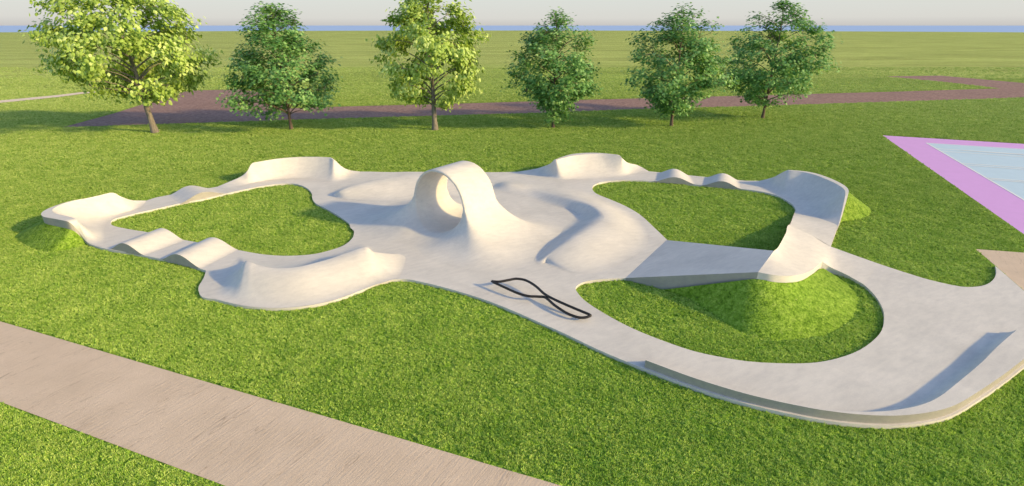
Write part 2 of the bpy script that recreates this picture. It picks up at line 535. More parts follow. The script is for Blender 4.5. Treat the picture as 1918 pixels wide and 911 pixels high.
f1 = berm('banked concrete corner at the far left tip of the park, raised on a grass mound', F1_OUT,
          [(270, 383), (262, 390), (250, 394), (238, 398), (225, 402), (214, 408), (205, 413), (200, 417), (197, 421), (196, 425), (195, 430), (195, 436),
           (196, 442), (197, 449), (196, 456), (192, 463)],
          [.05, .05, .06, .06, .06, .06, .08, .14, .2, .25, .28, .28, .22, .15, .1, .05])
f3 = berm('banked concrete corner at the back left, long pale crest below the second tree', F3_OUT,
          [(425, 357), (440, 352), (460, 347), (475, 343), (490, 340), (505, 338), (530, 336), (555, 335), (580, 336), (605, 339), (622, 341), (640, 340), (655, 336), (672, 329)],
          [.04, .05, .06, .07, .08, .08, .08, .08, .08, .08, .08, .06, .05, .04])
f7 = berm('banked concrete corner at the back centre right, flat deck strip along its crest', F7_OUT,
          [(985, 330), (1005, 333), (1020, 335), (1035, 336), (1055, 337), (1075, 337), (1100, 336), (1120, 335), (1140, 333), (1160, 331), (1175, 329), (1187, 327), (1200, 325.5), (1214, 324.5)],
          [.05, .06, .08, .10, .14, .16, .18, .18, .16, .12, .08, .06, .05, .04])
f9 = berm('banked concrete corner at the far right, its concave face in shadow', F9_OUT,
          [(1420, 347), (1435, 352), (1448, 357), (1458, 361), (1467, 366), (1478, 372), (1488, 379), (1497, 386), (1503, 392), (1508, 397), (1512, 403), (1518, 410), (1530, 420), (1555, 430)],
          [.04, .05, .06, .07, .08, .10, .12, .13, .12, .10, .08, .06, .04, .04])


def ridge(label, inner, crest, outerf, n=100, pin='drop', pout='s', name='spine_bank', group='low curved banks on the slab'):
    I, Cc, O = cr(PP(inner), n), cr(PP([(a, b, max(z, ZS)) for a, b, z in crest]), n), cr(PP(outerf), n)
    mid = Cc[n // 2]
    t = thing(name, (mid.x, mid.y, 0), label, 'skate bank', group)
    vs, fs = loft([Cc, I], [pin], [18]); mesh_obj('inner_face', vs, fs, M_CON, t)
    vs, fs = loft([Cc, O], [pout], [18]); mesh_obj('outer_face', vs, fs, M_CON, t)
    return t


ridge('long curved concrete bank with two pointed ends at the front left edge of the slab',
      [(400, 508), (425, 500), (440, 490), (452, 479), (480, 482), (520, 487), (560, 485), (605, 477), (645, 466), (676, 455), (700, 462), (722, 468), (742, 472), (757, 478)],
      [(405, 520, .1), (435, 512, .15), (455, 499, .5), (461.5, 488.5, .8), (484, 497, .75), (520, 503, .7), (560, 500, .7), (608, 488, .7), (650, 474, .75), (684, 463.5, .8), (700, 472, .55), (722, 475, .32), (745, 477, .16), (759, 482, .1)],
      [(385, 550), (401, 559), (421, 565), (445, 570), (475, 574.5), (520, 577), (573, 573), (626, 562), (668, 547.5), (700, 535), (725, 527.5), (745, 520), (755, 505), (760, 490)])
ridge('low straight concrete bank behind and left of the tunnel loop',
      [(618, 360), (640, 350), (670, 342), (710, 335), (750, 329), (800, 325), (850, 324)],
      [(625, 367, .1), (636, 358, .4), (665, 347, .55), (705, 338, .6), (745, 330.5, .6), (800, 325, .6), (850, 324, .6)],
      [(632, 372), (655, 374), (695, 376), (740, 377), (780, 376), (830, 372), (880, 365)])
ridge('curved concrete bank to the right of the tunnel loop, shaded inner face',
      [(1012, 497), (1002, 484), (1033, 446), (1071, 415), (1081, 401), (1063, 392), (1026, 383), (990, 370), (945, 361), (918, 357)],
      [(1022, 491, .1), (1030, 478, .28), (1078, 446, .5), (1122, 418, .5), (1131, 404, .5), (1108, 384, .48), (1060, 369, .36), (1000, 356, .2), (952, 346, .3), (925, 348, .1)],
      [(1034, 500), (1095, 512), (1165, 492), (1212, 457), (1203, 418), (1165, 388), (1095, 357), (1020, 345), (960, 338), (930, 340)], pin='s')

# ---- rollers
def roller(label, o0, o1, i0, i1, h=0.36, n=28):
    A0, A1, B0, B1 = P(*o0, ZS), P(*o1, ZS), P(*i0, ZS), P(*i1, ZS)
    a, b = [], []
    for k in range(n + 1):
        s = k / n
        z = h * math.sin(math.pi * s) ** 1.6
        for lst, p, q in ((a, A0, A1), (b, B0, B1)):
            w = p.lerp(q, s); w.z += z; lst.append(w)
    mid = (A0 + B1) / 2
    t = thing('roller_bump', (mid.x, mid.y, 0.1), label, 'skate roller', 'rounded concrete rollers along the pump track')
    vs, fs = loft([a, b], ['lin'], [6]); mesh_obj('riding_face', vs, fs, M_CON, t)
    for c in (a, b):
        vs, fs = skirt(c, 0.06); mesh_obj('side_wall', vs, fs, M_CON_SHADE, t)


roller('rounded roller on the front left straight, nearest the far left mound', (205, 466.5), (270, 478.5), (276, 436.5), (346, 450.5))
roller('rounded roller on the front left straight, nearest the front curved bank', (301, 485), (376, 503.5), (366, 454.5), (446, 468))
roller('rounded roller alone on the back left straight', (316, 366.2), (394, 352.5), (338, 381.5), (424, 362.5), .31)
roller('rounded roller on the back right straight, left one of two', (1234, 323.6), (1292, 329.2), (1226, 339.8), (1302, 345.5), .31)
roller('rounded roller on the back right straight, right one of two', (1323, 332.2), (1384, 338), (1316, 347), (1388, 354), .31)

# ---- ramp and platform
def lerp_curve(a, b, n):
    return [a.lerp(b, i / (n - 1)) for i in range(n)]

rl0, rl1 = P(1172, 521, ZS), P(1249, 450, ZS)
rh0, rh1 = P(1420, 510, 1.3), P(1450, 470, 1.3)
ramp_t = thing('launch_ramp', ((rl0 + rh1) / 2).to_2d().to_3d(), 'flat concrete ramp in shade rising to the raised platform above the grass mound', 'skate ramp')
vs, fs = loft([lerp_curve(rl0, rl1, 12), lerp_curve(rh0, rh1, 12)], ['lin'], [12]); mesh_obj('riding_face', vs, fs, M_CON, ramp_t, smooth=False)
for a, b in ((rl0, rh0), (rl1, rh1)):
    vs, fs = skirt(lerp_curve(a, b, 10)); mesh_obj('side_wall', vs, fs, M_CON_SHADE, ramp_t, smooth=False)

plat = thing('raised_platform', P(1480, 517, 1.05).to_2d().to_3d(), 'raised concrete platform with rounded front rim above the grass mound', 'skate platform')
n = 60
RC = cr(PP(RIM), n)
front = RC + cr([RC[-1], P(1556, 501, .24), P(1585, 514.5, .14), P(1618, 533, ZS)], 24)[1:]
back = cr(PP([(1450, 470, 1.3), (1457, 464, 1.2), (1464, 452, 1.0), (1472, 437, .72), (1480, 421, .42), (1518, 440, .27), (1556, 462, .14), (1600, 478.5, .12), (1645, 494, ZS)]), len(front))
vs, fs = loft([front, back], ['lin'], [16]); mesh_obj('deck', vs, fs, M_CON, plat)
vs, fs = skirt(front); mesh_obj('front_wall', vs, fs, M_CON, plat)
R0 = cr(PP([(1480, 421, .42), (1518, 440, .27), (1556, 462, .14)]), 20)
R1 = cr(PP([(1483, 413, .34), (1523, 425, .25), (1567, 428, .18)]), 20)
R2 = cr(PP([(1489, 396, ZS), (1532, 397, ZS), (1577, 398, ZS)]), 20)
vs, fs = loft([R0, R1, R2], ['lin', 's'], [4, 12]); mesh_obj('rear_slope', vs, fs, M_CON, plat)
vs, fs = skirt(back[:int(len(back) * .5)] + [R1[0], R2[0]]); mesh_obj('back_wall', vs, fs, M_CON_SHADE, plat)
vs, fs = skirt([R0[-1], R1[-1], R2[-1]]); mesh_obj('back_wall', vs, fs, M_CON_SHADE, plat)

# ---- low curb wall round the front right corner
wb = cr(PP([(1205, 696.5), (1300, 732.5), (1400, 763.5), (1500, 786.5), (1560, 796.5), (1620, 802.5), (1680, 803.5), (1740, 796.5), (1785, 783), (1830, 756), (1880, 721), (1918, 691), (1960, 661)], z=.0), 90)
wb = [Vector((p.x, p.y, .10)) for p in wb]
WH = height_at(P(1650, 804, 0), 782)
wi = []
for k, p in enumerate(wb):
    a, b = wb[max(k - 1, 0)], wb[min(k + 1, len(wb) - 1)]
    d = (b - a).to_2d().normalized()
    nrm = Vector((-d.y, d.x, 0))
    s = k / (len(wb) - 1)
    wi.append((p + nrm * 0.05, nrm, 0.04 + 0.62 * max(0, (s - .30) / .7) ** 1.3))
wall = thing('curb_wall', wb[45].to_2d().to_3d(), 'low curved concrete wall around the front right corner of the slab', 'skate wall')
To = [Vector((p.x, p.y, WH)) for p, nn, w in wi]
Ti = [Vector((p.x + nn.x * w, p.y + nn.y * w, WH)) for p, nn, w in wi]
Bi = [Vector((p.x + nn.x * (w + .28), p.y + nn.y * (w + .28), ZS)) for p, nn, w in wi]
vs, fs = loft([To, Ti], ['lin'], [1]); mesh_obj('wall_top', vs, fs, M_CON, wall)
vs, fs = loft([Ti, Bi], ['drop'], [8]); mesh_obj('inner_face', vs, fs, M_CON, wall)
vs, fs = skirt(To, 0.10); mesh_obj('outer_face', vs, fs, M_CON_SHADE, wall)
e0 = [To[0], Ti[0], Bi[0], Vector((To[0].x, To[0].y, .1))]
mesh_obj('end_face', e0, [(0, 1, 2, 3)], M_CON_SHADE, wall, smooth=False)

# ------------------------------------------------------------------ tunnel loop (blended shell)
def surface_nets(F, origin, h):
    S = F < 0
    nx, ny, nz = F.shape
    cnt = np.zeros((nx - 1, ny - 1, nz - 1)); acc = np.zeros((nx - 1, ny - 1, nz - 1, 3))
    offs = [(i, j, k) for i in (0, 1) for j in (0, 1) for k in (0, 1)]
    sl = lambda o: (slice(o[0], nx - 1 + o[0]), slice(o[1], ny - 1 + o[1]), slice(o[2], nz - 1 + o[2]))
    for a in offs:
        for ax in range(3):
            if a[ax] == 0:
                b = list(a); b[ax] = 1
                fa, fb = F[sl(a)], F[sl(b)]
                cross = (fa < 0) != (fb < 0)
                t = np.where(cross, fa / np.where(cross, fa - fb, 1), 0)
                p = np.zeros(fa.shape + (3,)); p[..., :] = a; p[..., ax] = t
                acc += p * cross[..., None]; cnt += cross
    act = cnt > 0
    idx = -np.ones(act.shape, int); idx[act] = np.arange(act.sum())
    ijk = np.argwhere(act)
    V = origin + h * (ijk + acc[act] / cnt[act][:, None])
    faces = []
    for ax in range(3):
        u, w = (ax + 1) % 3, (ax + 2) % 3
        s1 = [slice(None)] * 3; s2 = [slice(None)] * 3
        s1[ax] = slice(0, -1); s2[ax] = slice(1, None)
        A, B = S[tuple(s1)], S[tuple(s2)]
        e = np.argwhere(A != B)
        for (i, j, k) in e:
            c = [i, j, k]
            if c[u] == 0 or c[w] == 0 or c[u] >= act.shape[u] or c[w] >= act.shape[w]: continue
            q = []
            for du, dw in ((-1, -1), (0, -1), (0, 0), (-1, 0)):
                cc = list(c); cc[u] += du; cc[w] += dw
                q.append(idx[tuple(cc)])
            if min(q) < 0: continue
            faces.append(q if A[i, j, k] else q[::-1])
    return V, faces


AX = Vector((.60, .80, 0)); LT = Vector((.80, -.60, 0))      # tunnel axis, lateral
LC = Vector((-2.40, 20.36, 0))
h = 0.055
gs = np.arange(-4.7, 4.7, h); ga = np.arange(-3.9, 3.9, h); gz = np.arange(-0.12, 3.1, h)
S_, A_, Z_ = np.meshgrid(gs, ga, gz, indexing='ij')
RI, TH, zc = 1.30, 0.11, 1.27
rad = np.sqrt(S_ ** 2 + (Z_ - zc) ** 2)
RO = RI + TH
low_ = np.clip((1.75 - Z_) / 1.75, 0, 1)
# outer hull: round over the top, legs spreading out like a bell below
hull = np.where(Z_ > zc, rad - RO, np.abs(S_) - RO)
hull = hull - 1.25 * low_ ** 2.2
hw = 0.97 + 0.22 * low_ ** 2.0
da = (np.abs(A_) - hw) * 0.9
solid = np.sqrt(np.maximum(hull * .85, 0) ** 2 + np.maximum(da, 0) ** 2) + np.minimum(np.maximum(hull * .85, da), 0)
ds = np.maximum(solid, RI - rad)
dg = Z_
inside = 1 / (1 + np.exp((rad - RI) * 7))            # 1 within the tunnel
outax = np.clip((np.abs(A_) - .8) / .8, 0, 1)
kk = 1.7 * (1 - inside) + (0.30 + 0.7 * outax) * inside
hh = np.maximum(kk - np.abs(ds - dg), 0) / kk
Fd = np.minimum(ds, dg) - hh * hh * kk * 0.25
V, faces = surface_nets(Fd, np.array([gs[0], ga[0], gz[0]]), h)
keep = V[:, 2] > 0.0007
faces = [f for f in faces if all(keep[i] for i in f)]
used = sorted({i for f in faces for i in f}); rm = {i: k for k, i in enumerate(used)}
faces = [[rm[i] for i in f] for f in faces]
Vw = [LC + LT * float(V[i, 0]) + AX * float(V[i, 1]) + Vector((0, 0, float(V[i, 2]) + 0.0995)) for i in used]
loop = mesh_obj('tunnel_loop', Vw, faces, M_CON)
sm = loop.modifiers.new('relax', 'SMOOTH'); sm.iterations = 6; sm.factor = 0.5
tag(loop, 'smooth concrete arch tunnel flaring into the slab at the centre of the park', 'skate tunnel')

# ------------------------------------------------------------------ grass mounds
MOUNDS = []
def mound(label, top, foot, n=60, prof='lin', k=14, mat=None):
    T, Fq = cr(top, n), cr(foot, n)
    mid = (T[n // 2] + Fq[n // 2]) / 2
    vs, fs = loft([T, Fq], [prof], [k])
    MOUNDS.append([(p.x, p.y) for p in Fq] + [(p.x, p.y) for p in T[::-1]])
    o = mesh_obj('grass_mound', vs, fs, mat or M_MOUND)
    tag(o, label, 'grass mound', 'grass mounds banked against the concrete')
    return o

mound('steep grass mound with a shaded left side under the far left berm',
      [p + Vector((0, 0, -dz)) for p, dz in zip(PP(F1_OUT[3:16]), [.3] * 7 + [.32, .34, .3, .2, .14, .10])],
      [P(207, 361, 1) + Vector((.2, 1.4, -1)), P(169, 370, 1) + Vector((-.5, 1.5, -1)), P(133.5, 376.6, 1) + Vector((-.8, 1.4, -1)), P(105, 385, 1) + Vector((-1.1, 1.1, -1)),
       P(84, 394, 1) + Vector((-1.5, .7, -1)), P(30, 441, 0), P(33, 452, 0), P(57, 465, 0), P(92, 473, 0), P(113, 471, 0), P(135, 467, 0), P(152, 463, 0), P(166, 459, 0)])
def on_wall(px, py):
    """point at pixel (px, py) on the vertical side wall of the ramp"""
    lo, hi = 0.0, 1.4
    for _ in range(40):
        m_ = (lo + hi) / 2; q = P(px, py, m_)
        side = (rh0.x - rl0.x) * (q.y - rl0.y) - (rh0.y - rl0.y) * (q.x - rl0.x)
        if side > 0: lo = m_
        else: hi = m_
    return P(px, py, lo) + Vector((-.05, -.09, .02))


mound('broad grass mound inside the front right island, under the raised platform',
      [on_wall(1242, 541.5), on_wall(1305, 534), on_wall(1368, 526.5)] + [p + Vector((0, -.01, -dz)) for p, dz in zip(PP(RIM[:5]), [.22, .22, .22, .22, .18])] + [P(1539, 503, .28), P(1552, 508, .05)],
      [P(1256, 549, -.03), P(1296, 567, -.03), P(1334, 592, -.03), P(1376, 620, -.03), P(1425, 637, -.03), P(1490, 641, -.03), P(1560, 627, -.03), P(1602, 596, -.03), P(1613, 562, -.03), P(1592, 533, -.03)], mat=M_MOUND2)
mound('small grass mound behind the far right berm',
      [p + Vector((0, 0, -.1)) for p in PP([(1559.5, 336, 1), (1580.5, 346.8, 1), (1589, 355.5, 1), (1588.5, 366, .95), (1580, 395, .45), (1573, 416, .12)])],
      [P(1559.5, 336, 1) + Vector((.6, 1.4, -1.02)), P(1580.5, 346.8, 1) + Vector((1., 1.2, -1.02)), P(1625, 387, 0), P(1632, 400, 0), P(1615, 411, 0), P(1577, 416, 0)])

# ------------------------------------------------------------------ twisted steel rail
def tube(pts, r, n=70, m=10):
    c = cr(pts, n)
    vs, fs = [], []
    for i, p in enumerate(c):
        d = (c[min(i + 1, n - 1)] - c[max(i - 1, 0)]).normalized()
        s = d.cross(Vector((0, 0, 1))).normalized(); u = s.cross(d)
        rr = r * (0.5 if i in (0, n - 1) else 1)
        for k in range(m):
            a = 2 * math.pi * k / m
            vs.append(p + s * math.cos(a) * rr + u * math.sin(a) * rr)
    for i in range(n - 1):
        for k in range(m):
            fs.append((i * m + k, i * m + (k + 1) % m, (i + 1) * m + (k + 1) % m, (i + 1) * m + k))
    fs.append(tuple(range(m))[::-1]); fs.append(tuple((n - 1) * m + k for k in range(m)))
    return vs, fs

rail = thing('twisted_rail', P(1010, 560, .1), 'dark bronze rail of two bars twisted into a leaf shape on the slab', 'grind rail')
for pts in ([(920, 527, .32), (935, 528, .33), (952, 525, .36), (968, 522.5, .38), (985, 525.5, .38), (1003, 536, .36), (1020, 551, .33), (1040, 562, .32), (1074, 577, .30), (1108, 591, .26)],
            [(920, 527, .32), (945, 538.5, .30), (970, 549.5, .28), (990, 555, .27), (1008, 556, .27), (1022, 558, .28), (1040, 573, .25), (1062, 587, .22), (1082, 594.5, .21), (1096, 595, .22), (1108, 591, .26)]):
    vs, fs = tube(PP(pts), 0.042)
    mesh_obj('rail_bar', vs, fs, M_STEEL, rail)


# ------------------------------------------------------------------ turf
def in_poly(X, Y, poly):
    c = np.zeros(len(X), bool)
    for (x0, y0), (x1, y1) in zip(poly, poly[1:] + poly[:1]):
        if y0 == y1: continue
        hit = ((y0 > Y) != (y1 > Y)) & (X < (x1 - x0) * (Y - y0) / (y1 - y0) + x0)
        c ^= hit
    return c


def lawn_points():
    out = []
    bands = [(5.5, 13, 260, .80), (13, 20, 180, .88), (20, 30, 100, 1.05), (30, 45, 50, 1.35), (45, 60, 26, 1.6), (60, 72, 15, 1.8), (72, 88, 7, 1.8), (88, 112, 2.5, 1.8)]
    for y0, y1, dens, sc in bands:
        wx = 1.06 * (.92 * y1 + 3.1) + 8
        n_ = int((y1 - y0) * 2 * wx * dens)
        X = rng.uniform(-wx, wx, n_); Y = rng.uniform(y0, y1, n_)
        k = np.abs(X) < 1.06 * (.92 * Y + 3.1) + 8
        X, Y = X[k], Y[k]
        ok = ~in_poly(X, Y, SLAB_OUT)
        for hl in SLAB_HOLES: ok |= in_poly(X, Y, hl)
        q = .085 * sc
        for pl in KEEP_OUT + [[cp(0, 0), cp(L1, 0), cp(L1, L2), cp(0, L2)]]:
            for dx, dy in ((q, 0), (-q, 0), (0, q), (0, -q)):
                ok &= ~in_poly(X + dx, Y + dy, pl)
        for o in MOUNDS: ok &= ~in_poly(X, Y, o)
        X, Y = X[ok], Y[ok]
        out.append(np.column_stack([X, Y, np.zeros(len(X)), np.full(len(X), sc)]))
    return np.vstack(out)


def make_blade_mat():
    m = bpy.data.materials.new('grass_blade'); m.use_nodes = True
    nt = m.node_tree; nt.nodes.remove(nt.nodes['Principled BSDF'])
    oi = nt.nodes.new('ShaderNodeObjectInfo')
    at = N(nt, 'ShaderNodeAttribute', attribute_name='tint')
    c = ramp(nt, at.outputs['Fac'], [(0.0, (.19, .34, .06)), (0.35, (.33, .52, .085)), (0.7, (.45, .63, .125)), (0.93, (.58, .70, .21)), (1.0, (.76, .70, .36))])
    c = mixc(nt, 'MULTIPLY', 1.0, c, ramp(nt, oi.outputs['Random'], [(0, (.82, .86, .8)), (1, (1.16, 1.12, 1.2))]))
    w = world_pos(nt)
    pt = noise(nt, w, 1.0, 6, 0.7)
    c = mixc(nt, 'MULTIPLY', 0.75, c, ramp(nt, pt, [(0.32, (.60, .74, .55)), (0.66, (1.22, 1.12, 1.25))]))
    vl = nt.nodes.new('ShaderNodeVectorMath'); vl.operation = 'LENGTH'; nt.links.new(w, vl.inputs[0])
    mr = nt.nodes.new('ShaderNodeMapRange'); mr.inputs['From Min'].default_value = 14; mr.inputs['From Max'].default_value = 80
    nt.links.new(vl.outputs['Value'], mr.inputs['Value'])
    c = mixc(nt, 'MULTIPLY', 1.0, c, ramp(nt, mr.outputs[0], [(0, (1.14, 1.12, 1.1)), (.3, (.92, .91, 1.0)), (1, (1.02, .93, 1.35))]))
    d = nt.nodes.new('ShaderNodeBsdfDiffuse'); t = nt.nodes.new('ShaderNodeBsdfTranslucent')
    nt.links.new(c, d.inputs['Color']); nt.links.new(c, t.inputs['Color'])
    mx = nt.nodes.new('ShaderNodeMixShader'); mx.inputs[0].default_value = 0.25
    nt.links.new(d.outputs[0], mx.inputs[1]); nt.links.new(t.outputs[0], mx.inputs[2])
    nt.links.new(mx.outputs[0], nt.nodes['Material Output'].inputs['Surface'])
    return m


M_BLADE = make_blade_mat()
tv, tf = [], []
for b in range(26):
    a = rng.uniform(0, 2 * math.pi); r = .085 * math.sqrt(rng.random())
    ox, oy = r * math.cos(a), r * math.sin(a)
    az = rng.uniform(0, 2 * math.pi); hgt = rng.uniform(.030, .062); ln = rng.uniform(.2, .9) * hgt; wd = rng.uniform(.006, .010)
    fx = rng.uniform(0, 2 * math.pi)
    sx_, sy_ = math.cos(fx) * wd, math.sin(fx) * wd
    lx, ly = math.cos(az) * ln, math.sin(az) * ln
    k = len(tv)
    tv += [(ox - sx_, oy - sy_, -.004), (ox + sx_, oy + sy_, -.004), (ox - sx_ * .8 + lx * .4, oy - sy_ * .8 + ly * .4, hgt * .6), (ox + sx_ * .8 + lx * .4, oy + sy_ * .8 + ly * .4, hgt * .6), (ox + lx, oy + ly, hgt)]
    tf += [(k, k + 1, k + 3, k + 2), (k + 2, k + 3, k + 4)]
tuft_me = bpy.data.meshes.new('turf_tuft'); tuft_me.from_pydata(tv, [], tf); tuft_me.materials.append(M_BLADE)
ta = tuft_me.attributes.new('tint', 'FLOAT', 'POINT'); ta.data.foreach_set('value', np.repeat(rng.random(len(tv) // 5), 5).astype(np.float32))
tuft_ob = bpy.data.objects.new('turf_tuft', tuft_me)

LP = lawn_points()
gm = bpy.data.meshes.new('lawn_grass')
gm.vertices.add(len(LP)); gm.vertices.foreach_set('co', LP[:, :3].ravel().astype(np.float32))
at = gm.attributes.new('tuft_scale', 'FLOAT', 'POINT'); at.data.foreach_set('value', (LP[:, 3] * rng.uniform(.75, 1.3, len(LP))).astype(np.float32))
at = gm.attributes.new('tuft_turn', 'FLOAT_VECTOR', 'POINT')
at.data.foreach_set('vector', np.column_stack([rng.normal(0, .18, len(LP)), rng.normal(0, .18, len(LP)), rng.uniform(0, 6.283, len(LP))]).ravel().astype(np.float32))
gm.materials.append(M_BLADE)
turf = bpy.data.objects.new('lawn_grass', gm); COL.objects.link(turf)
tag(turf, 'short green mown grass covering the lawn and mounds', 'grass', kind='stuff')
ng = bpy.data.node_groups.new('turf_scatter', 'GeometryNodeTree')
ng.interface.new_socket('Geometry', in_out='INPUT', socket_type='NodeSocketGeometry')
ng.interface.new_socket('Geometry', in_out='OUTPUT', socket_type='NodeSocketGeometry')
gi, go = ng.nodes.new('NodeGroupInput'), ng.nodes.new('NodeGroupOutput')
m2p = ng.nodes.new('GeometryNodeMeshToPoints')
iop = ng.nodes.new('GeometryNodeInstanceOnPoints')
obi = ng.nodes.new('GeometryNodeObjectInfo'); obi.inputs['Object'].default_value = tuft_ob; obi.inputs['As Instance'].default_value = True
a1 = ng.nodes.new('GeometryNodeInputNamedAttribute'); a1.data_type = 'FLOAT'; a1.inputs['Name'].default_value = 'tuft_scale'
a2 = ng.nodes.new('GeometryNodeInputNamedAttribute'); a2.data_type = 'FLOAT_VECTOR'; a2.inputs['Name'].default_value = 'tuft_turn'
e2r = ng.nodes.new('FunctionNodeEulerToRotation')
ng.links.new(gi.outputs[0], m2p.inputs['Mesh']); ng.links.new(m2p.outputs[0], iop.inputs['Points'])
ng.links.new(obi.outputs['Geometry'], iop.inputs['Instance'])
ng.links.new(a2.outputs['Attribute'], e2r.inputs[0]); ng.links.new(e2r.outputs[0], iop.inputs['Rotation'])
ng.links.new(a1.outputs['Attribute'], iop.inputs['Scale'])
ng.links.new(iop.outputs[0], go.inputs[0])
md = turf.modifiers.new('scatter', 'NODES'); md.node_group = ng

# ------------------------------------------------------------------ trees
LEAF_MAPLE = (np.array([(0, -.45, 0), (.16, -.12, .0), (.5, -.08, -.08), (.24, .14, .0), (.30, .42, -.06), (.07, .30, .0), (0, .58, -.08), (-.07, .30, .0),
                        (-.30, .42, -.06), (-.24, .14, .0), (-.5, -.08, -.08), (-.16, -.12, .0), (0, .05, .05)]),
              [(12, k, (k + 1) % 12) for k in range(12)])
LEAF_LIME = (np.array([(0, -.5, 0), (.30, -.30, -.05), (.40, .0, -.07), (.22, .32, -.05), (0, .58, 0), (-.22, .32, -.05), (-.40, .0, -.07), (-.30, -.30, -.05), (0, 0, .06)]),
             [(8, k, (k + 1) % 8) for k in range(8)])


def limb_mesh(limbs, m=8):
    vs, fs = [], []
    for pts, r0, r1 in limbs:
        n = len(pts); k0 = len(vs)
        for i, p in enumerate(pts):
            d = (pts[min(i + 1, n - 1)] - pts[max(i - 1, 0)]).normalized()
            s = d.cross(Vector((.13, 1, .07))).normalized(); u = s.cross(d)
            f = i / (n - 1)
            r = r0 + (r1 - r0) * f ** .8
            for k in range(m):
                a = 2 * math.pi * k / m
                vs.append(p + s * math.cos(a) * r + u * math.sin(a) * r)
        for i in range(n - 1):
            for k in range(m):
                fs.append((k0 + i * m + k, k0 + i * m + (k + 1) % m, k0 + (i + 1) * m + (k + 1) % m, k0 + (i + 1) * m + k))
    return vs, fs


def interp(tab, g):
    for (a, ra), (b, rb) in zip(tab[:-1], tab[1:]):
        if g <= b:
            return ra + (rb - ra) * (g - a) / (b - a)
    return tab[-1][1]


